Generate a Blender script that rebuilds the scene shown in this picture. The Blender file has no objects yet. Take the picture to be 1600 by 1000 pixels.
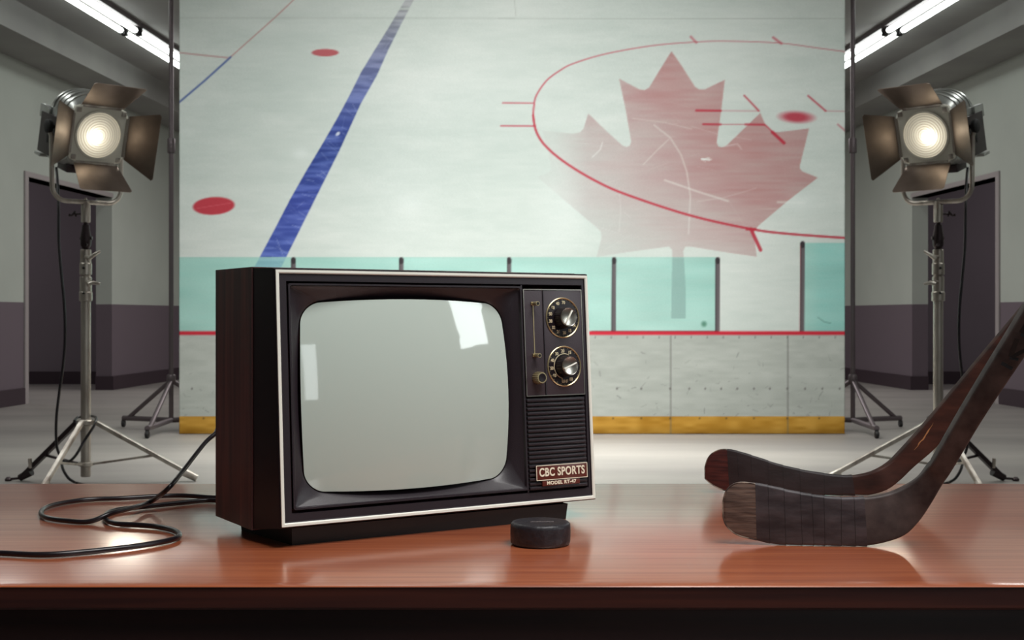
import bpy, bmesh, math, random
import numpy as np
from mathutils import Vector, Matrix
random.seed(7)
R = math.radians
S = bpy.context.scene
C = S.collection

# ------------------------------------------------------------------ camera, world, exposure, main lights
FPX, HY = 2000.0, 492.0            # focal length in pixels, horizon row (1600x1000 frame)
EYE = 1.0386                       # camera height; the table top is at 0.75
TT = 0.75
cam_d = bpy.data.cameras.new('camera'); cam = bpy.data.objects.new('camera', cam_d); C.objects.link(cam)
cam.location = (0, 0, EYE); cam.rotation_euler = (R(90), 0, 0)
cam_d.sensor_width = 36; cam_d.lens = 36*FPX/1600; cam_d.shift_y = -(500-HY)/1600
cam_d.clip_start = 0.05; cam_d.clip_end = 100
cam_d.dof.use_dof = True; cam_d.dof.focus_distance = 1.68; cam_d.dof.aperture_fstop = 20
S.camera = cam
w = bpy.data.worlds.new('world'); S.world = w; w.use_nodes = True
w.node_tree.nodes['Background'].inputs[0].default_value = (0.75, 0.8, 0.8, 1)
w.node_tree.nodes['Background'].inputs[1].default_value = 0.12
S.view_settings.view_transform = 'Standard'; S.view_settings.look = 'None'
S.view_settings.gamma = 1; S.view_settings.exposure = 0.0; S.view_settings.use_curve_mapping = False

def area(name, loc, target, sx, sy, power, col=(1, 1, 1), spread=180):
    d = bpy.data.lights.new(name, 'AREA'); d.shape = 'RECTANGLE'; d.size = sx; d.size_y = sy
    d.energy = power; d.color = col; d.spread = R(spread)
    o = bpy.data.objects.new(name, d); C.objects.link(o); o.location = loc
    o.rotation_euler = (Vector(target)-Vector(loc)).to_track_quat('-Z', 'Y').to_euler()
    return o
area('backdrop_fill_light', (0, 7.6, 4.1), (0, 11.1, 1.6), 3.4, 1.4, 130, (0.98, 1, 0.97), 115)  # added fill above the frame, brightens the backdrop; no fixture modelled
area('floor_fill_light', (0, 9.4, 4.2), (0, 9.4, 0), 4.0, 1.2, 110, (1, 1, 0.95), 75)  # added fill, brightens the middle of the floor only
area('rear_fill_light', (0, 16.5, 4.2), (0, 16.5, 0), 5, 5, 330, (1, 0.97, 0.95))  # added fill hidden behind the backdrop, lifts the rear walls
area('corridor_left_fill', (-8.6, 16.2, 4.2), (-8.6, 16.2, 0), 1.5, 3, 52, (1, 0.95, 0.97))  # added unseen fill, lifts the dark left corridor
area('corridor_right_fill', (8.6, 16.2, 4.2), (8.6, 16.2, 0), 1.5, 3, 52, (1, 0.95, 0.97))  # added unseen fill, lifts the dark right corridor
area('side_fill_left', (-4.3, 7.5, 4.2), (-4.3, 7.5, 0), .3, 5, 55, (.96, 1, .97))  # added fill out of frame, brightens the left wall and floor
area('side_fill_right', (4.3, 7.5, 4.2), (4.3, 7.5, 0), .3, 5, 55, (.96, 1, .97))  # added fill out of frame, brightens the right wall and floor
area('key_softbox_light', (4.45, 0.8, 2.5), (0.0, 1.8, 0.95), 0.75, 1.1, 30, (0.92, 1, 1))
area('side_softbox_light', (2.75, -2.9, 1.85), (-0.1, 1.8, 0.9), 0.3, 1.3, 7, (0.92, 1, 1))
area('table_fill_light', (0.9, 0.75, 3.4), (0, 1.75, 0.85), 1.8, 1.2, 36, (1, 0.99, 0.96), 110)  # added fill out of frame for the table and television front

# ------------------------------------------------------------------ helpers
def P(u, v, Y):                    # point at depth Y on the sight line of a frame position
    return Vector(((u-800)*Y/FPX, Y, EYE+(HY-v)*Y/FPX))

class MB:
    """collects geometry for one mesh object"""
    def __init__(s): s.v = []; s.f = []; s.m = []; s.M = Matrix.Identity(4); s.mi = 0
    def add(s, vs, fs):
        b = len(s.v); s.v += [s.M @ Vector(p) for p in vs]
        s.f += [[b+i for i in f] for f in fs]; s.m += [s.mi]*len(fs); return s
    def box(s, x0, x1, y0, y1, z0, z1, bev=0, seg=2):
        if bev:
            bm = bmesh.new(); bmesh.ops.create_cube(bm, size=1)
            for v in bm.verts:
                v.co = Vector(((x0+x1)/2+v.co.x*(x1-x0), (y0+y1)/2+v.co.y*(y1-y0), (z0+z1)/2+v.co.z*(z1-z0)))
            bmesh.ops.bevel(bm, geom=bm.edges[:], offset=bev, segments=seg, affect='EDGES', profile=0.5)
            bm.verts.index_update()
            s.add([v.co.copy() for v in bm.verts], [[v.index for v in f.verts] for f in bm.faces]); bm.free(); return s
        v = [(x, y, z) for z in (z0, z1) for y in (y0, y1) for x in (x0, x1)]
        return s.add(v, [(0, 2, 3, 1), (4, 5, 7, 6), (0, 1, 5, 4), (2, 6, 7, 3), (0, 4, 6, 2), (1, 3, 7, 5)])
    def rings(s, rs, close=True, cap=(True, True)):
        n = len(rs[0]); vs = [p for r in rs for p in r]; fs = []
        for k in range(len(rs)-1):
            for i in range(n if close else n-1):
                j = (i+1) % n; fs.append((k*n+i, k*n+j, (k+1)*n+j, (k+1)*n+i))
        if cap[0]: fs.append(tuple(reversed(range(n))))
        if cap[1]: fs.append(tuple((len(rs)-1)*n+i for i in range(n)))
        return s.add(vs, fs)
    def tube(s, pts, r, n=12, closed=False):
        pts = [Vector(p) for p in pts]; rs = []
        rad = r if isinstance(r, (list, tuple)) else [r]*len(pts)
        up = None
        for i, p in enumerate(pts):
            a = pts[max(i-1, 0)]; b = pts[min(i+1, len(pts)-1)]; t = (b-a).normalized()
            if up is None:
                up = t.orthogonal().normalized()
            else:
                up = (up-t*up.dot(t)).normalized()
            q = t.cross(up)
            rs.append([p+up*math.cos(2*math.pi*k/n)*rad[i]+q*math.sin(2*math.pi*k/n)*rad[i] for k in range(n)])
        return s.rings(rs)
    def lathe(s, prof, o=(0, 0, 0), ax=(0, 0, 1), n=32):     # prof: (r, h)
        ax = Vector(ax).normalized(); a = ax.orthogonal().normalized(); b = ax.cross(a); o = Vector(o)
        return s.rings([[o+ax*h+(a*math.cos(2*math.pi*k/n)+b*math.sin(2*math.pi*k/n))*max(r, 1e-5) for k in range(n)] for r, h in prof])
    def bar(s, a, b, wd, th, up=(0, 0, 1)):                  # rectangular bar from a to b
        a = Vector(a); b = Vector(b); t = (b-a).normalized(); u = Vector(up); sd = t.cross(u).normalized(); u = sd.cross(t)
        c = min(wd, th)*.15
        o = [(wd/2-c, th/2), (wd/2, th/2-c), (wd/2, -th/2+c), (wd/2-c, -th/2), (-wd/2+c, -th/2), (-wd/2, -th/2+c), (-wd/2, th/2-c), (-wd/2+c, th/2)]
        return s.rings([[p+sd*x+u*y for x, y in o] for p in (a, b)])
    def build(s, name, mat, parent=None, smooth=38, mirror=1):
        me = bpy.data.meshes.new(name)
        vs = [(v.x*mirror, v.y, v.z) for v in s.v]
        me.from_pydata(vs, [], s.f if mirror > 0 else [list(reversed(f)) for f in s.f])
        for m in (mat if isinstance(mat, (list, tuple)) else [mat]): me.materials.append(m)
        me.polygons.foreach_set('material_index', s.m)
        bm = bmesh.new(); bm.from_mesh(me); bmesh.ops.recalc_face_normals(bm, faces=bm.faces[:])
        if smooth:
            for f in bm.faces: f.smooth = True
            for e in bm.edges:
                if len(e.link_faces) == 2 and e.calc_face_angle(0) > R(smooth): e.smooth = False
        bm.to_mesh(me); bm.free()
        o = bpy.data.objects.new(name, me); C.objects.link(o)
        if parent is not None:
            o.parent = parent; o.matrix_parent_inverse = parent_world(parent).inverted()
        return o
def parent_world(o):
    m = o.matrix_basis.copy()
    while o.parent:
        m = o.matrix_parent_inverse @ m
        m = o.parent.matrix_basis @ m if o.parent.parent is None else parent_world(o.parent) @ m
        break
    return m
def tag(o, label, cat, group=None, kind=None):
    if label: o['label'] = label
    if cat: o['category'] = cat
    if group: o['group'] = group
    if kind: o['kind'] = kind
    return o
def empty(name, loc, label, cat, group=None, rot=(0, 0, 0)):
    o = bpy.data.objects.new(name, None); C.objects.link(o); o.location = loc; o.rotation_euler = rot
    o.empty_display_size = .1
    return tag(o, label, cat, group)
def catmull(pts, n=8):
    pts = [Vector(p) for p in pts]; out = []
    for i in range(len(pts)-1):
        p0 = pts[max(i-1, 0)]; p1 = pts[i]; p2 = pts[i+1]; p3 = pts[min(i+2, len(pts)-1)]
        for k in range(n):
            t = k/n
            out.append(.5*((2*p1)+(p2-p0)*t+(2*p0-5*p1+4*p2-p3)*t*t+(3*p1-p0-3*p2+p3)*t**3))
    out.append(pts[-1]); return out

# ------------------------------------------------------------------ materials
def srgb(r, g, b):
    f = lambda c: (c/255/12.92) if c <= 10 else ((c/255+.055)/1.055)**2.4
    return (f(r), f(g), f(b), 1)
def mat(name, col, rough=.5, metal=0, noise=None, scale=(20, 20, 20), bump=0, rvar=0, coat=0, spec=.5, col2=None, detail=6, lo=.35, hi=.65, coord='Object'):
    """principled material; col2 is mixed in by a stretched noise"""
    m = bpy.data.materials.new(name); m.use_nodes = True; nt = m.node_tree; b = nt.nodes['Principled BSDF']
    b.inputs['Base Color'].default_value = col; b.inputs['Roughness'].default_value = rough; b.inputs['Metallic'].default_value = metal
    b.inputs['Specular IOR Level'].default_value = spec; b.inputs['Coat Weight'].default_value = coat; b.inputs['Coat Roughness'].default_value = .08
    if col2 or bump or rvar:
        tc = nt.nodes.new('ShaderNodeTexCoord'); mp = nt.nodes.new('ShaderNodeMapping'); mp.inputs['Scale'].default_value = scale
        ns = nt.nodes.new('ShaderNodeTexNoise'); ns.inputs['Scale'].default_value = 1; ns.inputs['Detail'].default_value = detail
        nt.links.new(tc.outputs[coord], mp.inputs[0]); nt.links.new(mp.outputs[0], ns.inputs['Vector'])
        rp = nt.nodes.new('ShaderNodeMapRange'); rp.inputs[1].default_value = lo; rp.inputs[2].default_value = hi
        nt.links.new(ns.outputs['Fac'], rp.inputs[0])
        if col2:
            mx = nt.nodes.new('ShaderNodeMix'); mx.data_type = 'RGBA'; mx.inputs[6].default_value = col; mx.inputs[7].default_value = col2
            nt.links.new(rp.outputs[0], mx.inputs[0]); nt.links.new(mx.outputs[2], b.inputs['Base Color'])
        if rvar:
            rr = nt.nodes.new('ShaderNodeMapRange'); rr.inputs[3].default_value = rough-rvar; rr.inputs[4].default_value = rough+rvar
            nt.links.new(ns.outputs['Fac'], rr.inputs[0]); nt.links.new(rr.outputs[0], b.inputs['Roughness'])
        if bump:
            bp = nt.nodes.new('ShaderNodeBump'); bp.inputs['Strength'].default_value = bump; bp.inputs['Distance'].default_value = .002
            nt.links.new(ns.outputs['Fac'], bp.inputs['Height']); nt.links.new(bp.outputs[0], b.inputs['Normal'])
    return m
def emis(name, col, st):
    m = bpy.data.materials.new(name); m.use_nodes = True; nt = m.node_tree; b = nt.nodes['Principled BSDF']
    b.inputs['Base Color'].default_value = (.8, .8, .8, 1); b.inputs['Emission Color'].default_value = col; b.inputs['Emission Strength'].default_value = st
    return m

def wall_paint():
    m = mat('two_tone_wall_paint', (0, 0, 0, 1), .7); nt = m.node_tree; b = nt.nodes['Principled BSDF']
    g = nt.nodes.new('ShaderNodeNewGeometry'); sp = nt.nodes.new('ShaderNodeSeparateXYZ'); nt.links.new(g.outputs['Position'], sp.inputs[0])
    gt = nt.nodes.new('ShaderNodeMath'); gt.operation = 'GREATER_THAN'; gt.inputs[1].default_value = 1.185; nt.links.new(sp.outputs[2], gt.inputs[0])
    ns = nt.nodes.new('ShaderNodeTexNoise'); ns.inputs['Scale'].default_value = 1.2; ns.inputs['Detail'].default_value = 5; nt.links.new(g.outputs['Position'], ns.inputs['Vector'])
    a = nt.nodes.new('ShaderNodeMix'); a.data_type = 'RGBA'; a.inputs[6].default_value = srgb(158, 163, 156); a.inputs[7].default_value = srgb(176, 181, 173); nt.links.new(ns.outputs['Fac'], a.inputs[0])
    c = nt.nodes.new('ShaderNodeMix'); c.data_type = 'RGBA'; c.inputs[6].default_value = srgb(96, 84, 92); nt.links.new(gt.outputs[0], c.inputs[0]); nt.links.new(a.outputs[2], c.inputs[7])
    nt.links.new(c.outputs[2], b.inputs['Base Color'])
    return m
M = {}
M['wall'] = wall_paint()
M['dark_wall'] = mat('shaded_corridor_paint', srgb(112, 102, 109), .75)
M['ceil'] = mat('ceiling_paint', srgb(150, 150, 146), .8, col2=srgb(138, 137, 135), scale=(1, 1, 1))
M['baseb'] = mat('dark_baseboard', srgb(52, 38, 46), .5)
M['frame'] = mat('door_frame_paint', srgb(150, 142, 142), .5)
M['floor'] = mat('sealed_concrete_floor', srgb(156, 151, 146), .42, col2=srgb(132, 127, 124), scale=(.9, 2.5, 1), rvar=.1, coord='Generated', detail=8)
M['floor'].node_tree.nodes['Mapping'].inputs['Scale'].default_value = (9, 30, 1)
M['table'] = mat('red_brown_table_wood', (.56, .16, .065, 1), .3, col2=(.36, .085, .036, 1), scale=(4, 120, 30), rvar=.05, coat=1, bump=.06, detail=8, lo=.3, hi=.7)
_b = M['table'].node_tree.nodes['Principled BSDF']; _b.inputs['Coat Roughness'].default_value = .17; _b.inputs['Coat IOR'].default_value = 2.0
M['table_edge'] = mat('shade_darkened_edge_wood', (.075, .018, .012, 1), .4, col2=(.035, .009, .008, 1), scale=(3, 70, 90))  # edge shade is put into the wood colour, darker than the top
M['table_dark'] = mat('dark_table_wood', (.028, .007, .007, 1), .5, col2=(.014, .004, .005, 1), scale=(3, 70, 60))
M['plastic'] = mat('black_plastic', srgb(40, 33, 39), .38, bump=.12, scale=(900, 900, 900), detail=2)
M['plastic_gloss'] = mat('smooth_black_plastic', srgb(30, 24, 29), .3)
M['panel'] = mat('charcoal_panel', srgb(62, 54, 60), .42, bump=.1, scale=(700, 700, 700), detail=2)
M['black'] = mat('matte_black', srgb(16, 12, 14), .6)
M['tvwood'] = mat('dark_walnut_veneer', (.15, .045, .040, 1), .42, col2=(.035, .011, .012, 1), scale=(60, 60, 3), detail=9)
M['white_trim'] = mat('white_trim_plastic', srgb(235, 235, 225), .35)
M['silver'] = mat('brushed_silver', srgb(205, 200, 190), .28, 1)
M['brass'] = mat('pale_brass', srgb(200, 185, 145), .35, .8)
M['ink'] = mat('cream_print', srgb(205, 192, 160), .6)
M['rubber'] = mat('black_rubber', srgb(24, 19, 25), .38, bump=.25, scale=(260, 260, 260), col2=srgb(34, 28, 33))
M['puck'] = mat('vulcanised_rubber', srgb(27, 24, 30), .42, bump=.5, scale=(160, 160, 160), col2=srgb(42, 38, 44))
M['cord'] = mat('black_cord', srgb(26, 20, 25), .3)
M['plate'] = mat('brown_nameplate', srgb(92, 38, 30), .35)
M['plate_text'] = mat('ivory_lettering', srgb(238, 228, 205), .5)
M['steel'] = mat('worn_chrome', srgb(205, 198, 188), .36, .7, col2=srgb(132, 118, 110), scale=(14, 14, 3), detail=5, rvar=.08, lo=.35, hi=.75)
M['darksteel'] = mat('dark_steel', srgb(58, 48, 50), .4, .7)
M['bronze'] = mat('bronze_flap_metal', srgb(158, 142, 132), .33, .85, col2=srgb(128, 114, 106), scale=(4, 4, 4))
M['housing'] = mat('silver_housing', srgb(188, 190, 186), .3, .55, col2=srgb(150, 150, 146), scale=(10, 10, 10))
M['housing_dark'] = mat('dark_housing', srgb(70, 62, 64), .4, .8)
M['faceplate'] = mat('light_face_plate', srgb(232, 228, 215), .45, .1)
M['tube'] = emis('fluorescent_tube', (.94, 1, .96, 1), 5.5)
M['fixture'] = mat('fixture_metal', srgb(95, 88, 90), .5)
M['standblk'] = mat('grey_stand_metal', srgb(105, 95, 98), .4, .6)

def screen_glass():
    m = mat('grey_picture_tube', srgb(182, 194, 186), .5, coat=1); b = m.node_tree.nodes['Principled BSDF']
    b.inputs['Coat Roughness'].default_value = .04; b.inputs['Coat IOR'].default_value = 1.52
    return m
M['screen'] = screen_glass()

def lens_mat(center):
    """lit fresnel lens: hot spot in the middle, concentric prism rings"""
    m = bpy.data.materials.new('lit_fresnel_lens'); m.use_nodes = True; nt = m.node_tree; b = nt.nodes['Principled BSDF']
    b.inputs['Base Color'].default_value = (.55, .5, .42, 1); b.inputs['Roughness'].default_value = .15
    at = nt.nodes.new('ShaderNodeAttribute'); at.attribute_name = 'rad'
    rp = nt.nodes.new('ShaderNodeValToRGB'); e = rp.color_ramp.elements
    e[0].position = 0; e[0].color = (1, 1, 1, 1); e[1].position = 1; e[1].color = (.045, .045, .045, 1)
    for p, c in ((.15, .62), (.28, .26), (.45, .12), (.75, .07)):
        k = e.new(p); k.color = (c, c, c, 1)
    nt.links.new(at.outputs['Fac'], rp.inputs[0])
    ad = nt.nodes.new('ShaderNodeAttribute'); ad.attribute_name = 'groove'
    mu = nt.nodes.new('ShaderNodeMath'); mu.operation = 'MULTIPLY'
    nt.links.new(rp.outputs[0], mu.inputs[0]); nt.links.new(ad.outputs['Fac'], mu.inputs[1])
    mm = nt.nodes.new('ShaderNodeMath'); mm.operation = 'MULTIPLY'; mm.inputs[1].default_value = 7; nt.links.new(mu.outputs[0], mm.inputs[0])
    b.inputs['Emission Color'].default_value = (1, .90, .68, 1); nt.links.new(mm.outputs[0], b.inputs['Emission Strength'])
    return m

# ------------------------------------------------------------------ the room
def struct(name, mb, m, smooth=0):
    o = mb.build(name, m, None, smooth); o['kind'] = 'structure'; return o
CZ = EYE+3.266                      # ceiling height
SZ = EYE+2.94                       # underside of the dropped beams
K = .0575                           # the side walls close in by this much per metre
struct('floor', MB().box(-12, 12, -4.2, 24.2, -.1, 0), M['floor'])
struct('ceiling', MB().box(-12, 12, -4.2, 24.2, CZ, CZ+.1), M['ceil'])
def wx(Y, d=0): return -(6.55-d)+K*Y
def slab(mb, Y0, Y1, z0, z1, d0, d1):   # block following the slanting wall; d = distance in front of the wall face
    return mb.add([(wx(Y0, d0), Y0, z0), (wx(Y0, d1), Y0, z0), (wx(Y1, d0), Y1, z0), (wx(Y1, d1), Y1, z0),
                   (wx(Y0, d0), Y0, z1), (wx(Y0, d1), Y0, z1), (wx(Y1, d0), Y1, z1), (wx(Y1, d1), Y1, z1)],
                  [(0, 2, 3, 1), (4, 5, 7, 6), (0, 1, 5, 4), (2, 6, 7, 3), (0, 4, 6, 2), (1, 3, 7, 5)])
OY0, OY1, OH = 14.95, 17.7, EYE+1.62
for s, side in ((1, 'left'), (-1, 'right')):
    def st(name, mb, m, mir=s):
        o = mb.build(name, m, None, 0, mir); o['kind'] = 'structure'; return o
    mb = MB(); slab(mb, -4, OY0, 0, CZ, -.22, 0); slab(mb, OY0, OY1, OH, CZ, -.22, 0); slab(mb, OY1, 24, 0, CZ, -.22, 0)
    st('wall_'+side, mb, M['wall'])
    mb = MB(); slab(mb, -4, OY0-.05, 0, .19, 0, .03); slab(mb, OY1, 24, 0, .19, 0, .03); st('baseboard_'+side, mb, M['baseb'])
    mb = MB(); slab(mb, -4, 24, SZ, CZ, 0, .634); st('trim_'+('1' if s > 0 else '2'), mb, M['ceil'])
    mb = MB()
    slab(mb, OY0-.03, OY0+.06, 0, OH+.06, -.23, .02); slab(mb, OY0+.06, OY1, OH-.0, OH+.06, -.23, .02)
    st('door_'+('1' if s > 0 else '2'), mb, M['frame'])
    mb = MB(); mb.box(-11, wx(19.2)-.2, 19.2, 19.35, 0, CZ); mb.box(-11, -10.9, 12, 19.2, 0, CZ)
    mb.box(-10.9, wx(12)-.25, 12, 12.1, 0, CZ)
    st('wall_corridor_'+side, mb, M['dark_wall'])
    mb = MB(); mb.box(-10.9, wx(19.2)-.23, 19.17, 19.2, 0, .19)
    mb.add([(wx(OY1)-.22, OY1-.03, 0), (wx(OY1)+.03, OY1-.03, 0), (wx(OY1)+.03, OY1, 0), (wx(OY1)-.22, OY1, 0),
            (wx(OY1)-.22, OY1-.03, .19), (wx(OY1)+.03, OY1-.03, .19), (wx(OY1)+.03, OY1, .19), (wx(OY1)-.22, OY1, .19)],
           [(0, 3, 2, 1), (4, 5, 6, 7), (0, 1, 5, 4), (1, 2, 6, 5), (2, 3, 7, 6), (3, 0, 4, 7)])
    st('baseboard_corridor_'+side, mb, M['baseb'])
struct('wall_far', MB().box(-12, 12, 24, 24.2, 0, CZ), M['wall'])
struct('wall_back', MB().box(-12, 12, -4.2, -4, 0, CZ), M['wall'])

# fluorescent battens: two in a row on either side
def batten(s, Y0, Y1, label):
    a0 = Vector((wx(0, 6.55-5.09), 0, 0))
    X = lambda Y: -5.09+K*Y
    root = empty('ceiling_light', (s*X((Y0+Y1)/2), (Y0+Y1)/2, CZ-.1), label, 'ceiling light', 'fluorescent battens under the ceiling')
    def sl(mb, y0, y1, x0, x1, z0, z1):
        return mb.add([(X(y)+x, y, z) for z in (z0, z1) for y in (y0, y1) for x in (x0, x1)],
                      [(0, 2, 3, 1), (4, 5, 7, 6), (0, 1, 5, 4), (2, 6, 7, 3), (0, 4, 6, 2), (1, 3, 7, 5)])
    sl(MB(), Y0, Y1, -.07, .13, CZ-.055, CZ).build('fixture_body', M['fixture'], root, 0, s)
    for dx in (-.08, .08):
        MB().tube([(X(Y0+.04)+dx, Y0+.04, CZ-.1), (X(Y1-.04)+dx, Y1-.04, CZ-.1)], .031, 14).build('tube', M['tube'], root, 40, s)
        for y in (Y0, Y1-.05):
            sl(MB(), y, y+.05, dx-.03, dx+.03, CZ-.135, CZ-.05).build('tube_holder', M['black'], root, 0, s)
batten(1, 11.7, 14.28, 'near fluorescent tube light on the left of the ceiling, cut by the frame top')
batten(1, 14.34, 16.9, 'far fluorescent tube light on the left, partly behind the backdrop')
batten(-1, 11.7, 14.28, 'near fluorescent tube light on the right of the ceiling, cut by the frame top')
batten(-1, 14.34, 16.9, 'far fluorescent tube light on the right, partly behind the backdrop')

# ------------------------------------------------------------------ the printed backdrop
def make_backdrop():
    YB = 11.1; U0, U1, V0, V1 = 280., 1320., -48., 678.
    nx, ny = 660, 462
    us = np.linspace(U0, U1, nx); vs = np.linspace(V0, V1, ny); U, V = np.meshgrid(us, vs)
    rng = np.random.default_rng(3)
    def smooth_noise(cx, cy, seed):
        r = np.random.default_rng(seed); g = r.random((cy+2, cx+2))
        x = (U-U0)/(U1-U0)*cx; y = (V-V0)/(V1-V0)*cy; xi = np.clip(x.astype(int), 0, cx); yi = np.clip(y.astype(int), 0, cy)
        fx = x-xi; fy = y-yi; fx = fx*fx*(3-2*fx); fy = fy*fy*(3-2*fy)
        return (g[yi, xi]*(1-fx)+g[yi, xi+1]*fx)*(1-fy)+(g[yi+1, xi]*(1-fx)+g[yi+1, xi+1]*fx)*fy
    col = np.zeros((ny, nx, 3)); col[:] = (200, 208, 203)
    n1 = smooth_noise(6, 5, 1)-.5; n2 = smooth_noise(14, 40, 2)-.5; n3 = smooth_noise(60, 160, 5)-.5; n4 = smooth_noise(30, 200, 9)-.5
    col += (n1*16+n2*7+n3*4+n4*3)[..., None]*np.array([1.15, .9, .95])
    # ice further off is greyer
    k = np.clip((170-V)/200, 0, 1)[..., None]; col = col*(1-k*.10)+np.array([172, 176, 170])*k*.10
    def blend(mask, c): 
        nonlocal col
        a = np.clip(mask, 0, 1)[..., None]; col = col*(1-a)+np.array(c, float)*a
    def seg(p, q, wd, c, al=1, soft=1.2):
        p = np.array(p, float); q = np.array(q, float); d = q-p; L = (d@d)+1e-9
        t = np.clip(((U-p[0])*d[0]+(V-p[1])*d[1])/L, 0, 1)
        D = np.hypot(U-p[0]-t*d[0], V-p[1]-t*d[1]); return np.clip((wd/2+soft/2-D)/soft, 0, 1)*al
    def line(pts, wds, c, al=1, soft=1.4):
        m = np.zeros_like(U)
        for i in range(len(pts)-1):
            wd = wds if not isinstance(wds, (list, tuple)) else (wds[i]+wds[i+1])/2
            m = np.maximum(m, seg(pts[i], pts[i+1], wd, c, al, soft))
        blend(m, c)
    def poly(pts):
        m = np.zeros_like(U)
        for du in (-.5, 0, .5):
            for dv in (-.5, 0, .5):
                x = U+du; y = V+dv; ins = np.zeros(U.shape, bool)
                for i in range(len(pts)):
                    (x1, y1), (x2, y2) = pts[i], pts[i-1]
                    if y1 == y2: continue
                    ins ^= ((y1 > y) != (y2 > y)) & (x < (x2-x1)*(y-y1)/(y2-y1)+x1)
                m += ins/9
        return m
    def ell(cx, cy, rx, ry, rot=0, soft=.12):
        c, s = math.cos(rot), math.sin(rot); x = (U-cx)*c+(V-cy)*s; y = -(U-cx)*s+(V-cy)*c
        return np.clip((1+soft/2-np.hypot(x/rx, y/ry))/soft, 0, 1)
    A = lambda p: (270+p[0]/2.381, p[1]/2.381)
    B = lambda p: (770+p[0]/2.381, p[1]/2.381)
    # soft lamp glints and worn patches that belong to the printed ice
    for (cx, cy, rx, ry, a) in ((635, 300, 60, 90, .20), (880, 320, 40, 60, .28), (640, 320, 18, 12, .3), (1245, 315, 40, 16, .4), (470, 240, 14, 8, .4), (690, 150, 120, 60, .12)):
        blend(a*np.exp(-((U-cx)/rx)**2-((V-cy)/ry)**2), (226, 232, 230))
    # blue line
    Lp = [A(p) for p in ((300, 1000), (375, 860), (440, 735), (500, 630), (560, 530), (612, 440), (655, 360), (700, 270), (755, 180), (805, 100), (865, 0), (915, -120))]
    Rp = [A(p) for p in ((400, 1000), (460, 880), (540, 720), (620, 560), (700, 385), (760, 280), (800, 190), (850, 90), (897, 0), (945, -120))]
    mk = poly(Lp+Rp[::-1])
    streak = np.clip(.5+n2*1.2+n4*1.6+n3*1.0, 0, 1)
    base = np.zeros_like(col)
    for j in range(3):
        base[..., j] = np.interp(V, [-50, 12, 45, 85, 150, 200, 240, 320, 415], [(168, 158, 138, 112, 88, 58, 48, 62, 72)[i] for i in range(9)] if j == 0 else
                                 ([(170, 160, 142, 118, 100, 76, 68, 78, 92)[i] for i in range(9)] if j == 1 else [(172, 164, 158, 152, 158, 150, 140, 160, 170)[i] for i in range(9)]))
    base += (streak[..., None]-.5)*34
    gap = 1-.8*np.exp(-((V-14)/1.8)**2)
    a = (mk*gap*.95)[..., None]; col = col*(1-a)+base*a
    for i in range(46):      # skate cuts over the blue line
        t = rng.random(); p = np.array(Lp[0])*(1-t)+np.array(Lp[9])*t; x0 = p[0]+rng.random()*30; ang = rng.normal(-.35, .5)
        l = 8+rng.random()*26; blend(seg((x0, p[1]), (x0+l*math.cos(ang), p[1]-l*math.sin(ang)), .8, 0, .35*rng.random()+.1)*mk, (190, 198, 225))
    blend(ell(*A((614, 498)), 4, 2.4, -.7, .5)*.8, (225, 230, 235))
    # dots and thin lines on the left
    rd = (184, 48, 62)
    blend(ell(*A((152, 766)), 32.5, 13.8, -.06, .14)*.93, rd); blend(seg(A((90, 775)), A((215, 755)), 1.2, 0, .3), (235, 150, 155))
    blend(ell(*A((567, 196)), 21, 5.8, 0, .2)*.85, (176, 70, 78))
    line([A((20, 195)), A((120, 206)), A((210, 215))], 1.6, (170, 90, 92), .7)
    line([A((212, 214)), A((380, 65)), A((470, -20))], 1.8, (172, 105, 102), .65)
    line([A((20, 383)), A((120, 298)), A((215, 212))], 3.2, (78, 96, 152), .85)
    line([A((20, 67)), A((1270, 68))], 1.2, (135, 140, 135), .35); line([B((20, 68)), B((1310, 70))], 1.2, (135, 140, 135), .35)
    line([B((80, 0)), B((86, 60))], 1.2, (140, 142, 138), .3)
    # maple leaf
    leaf = [B(p) for p in ((665, 190), (700, 240), (735, 295), (752, 322), (768, 333), (790, 332), (825, 315), (863, 297), (850, 410), (835, 515), (833, 532), (840, 545), (853, 548), (870, 541),
            (930, 483), (995, 420), (1008, 450), (1020, 477), (1035, 489), (1060, 492), (1120, 485), (1176, 478), (1160, 545), (1143, 612), (1143, 628), (1152, 638), (1209, 661), (1100, 745), (990, 838),
            (975, 855), (972, 878), (982, 955), (850, 936), (740, 918), (716, 918), (708, 935), (711, 960), (717, 1060), (718, 1185), (664, 1185), (666, 1060), (668, 960), (668, 930), (655, 917), (530, 934), (386, 956),
            (405, 882), (402, 862), (385, 845), (290, 765), (165, 658), (205, 643), (215, 632), (216, 612), (200, 545), (185, 485), (245, 492), (300, 497), (325, 492), (338, 478), (355, 422), (420, 485), (482, 541), (498, 547),
            (511, 541), (515, 525), (495, 410), (470, 292), (545, 332), (565, 335), (582, 325), (620, 262))]
    lm = poly(leaf)
    cr = np.clip((U-860)/330+(260-V)/420, 0, 1)*.9+.1
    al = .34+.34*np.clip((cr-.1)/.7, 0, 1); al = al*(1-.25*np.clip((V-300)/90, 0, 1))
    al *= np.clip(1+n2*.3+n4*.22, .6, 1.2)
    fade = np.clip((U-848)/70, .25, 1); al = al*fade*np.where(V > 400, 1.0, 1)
    lc = np.zeros_like(col); q = np.clip((cr-.05)/.85, 0, 1)[..., None]
    lc[:] = np.array((158, 140, 142))*(1-q)+np.array((170, 112, 112))*q
    a = (lm*np.clip(al, 0, .85))[..., None]; leafa = a; col = col*(1-a)+lc*a
    wh = (222, 226, 222)
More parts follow.
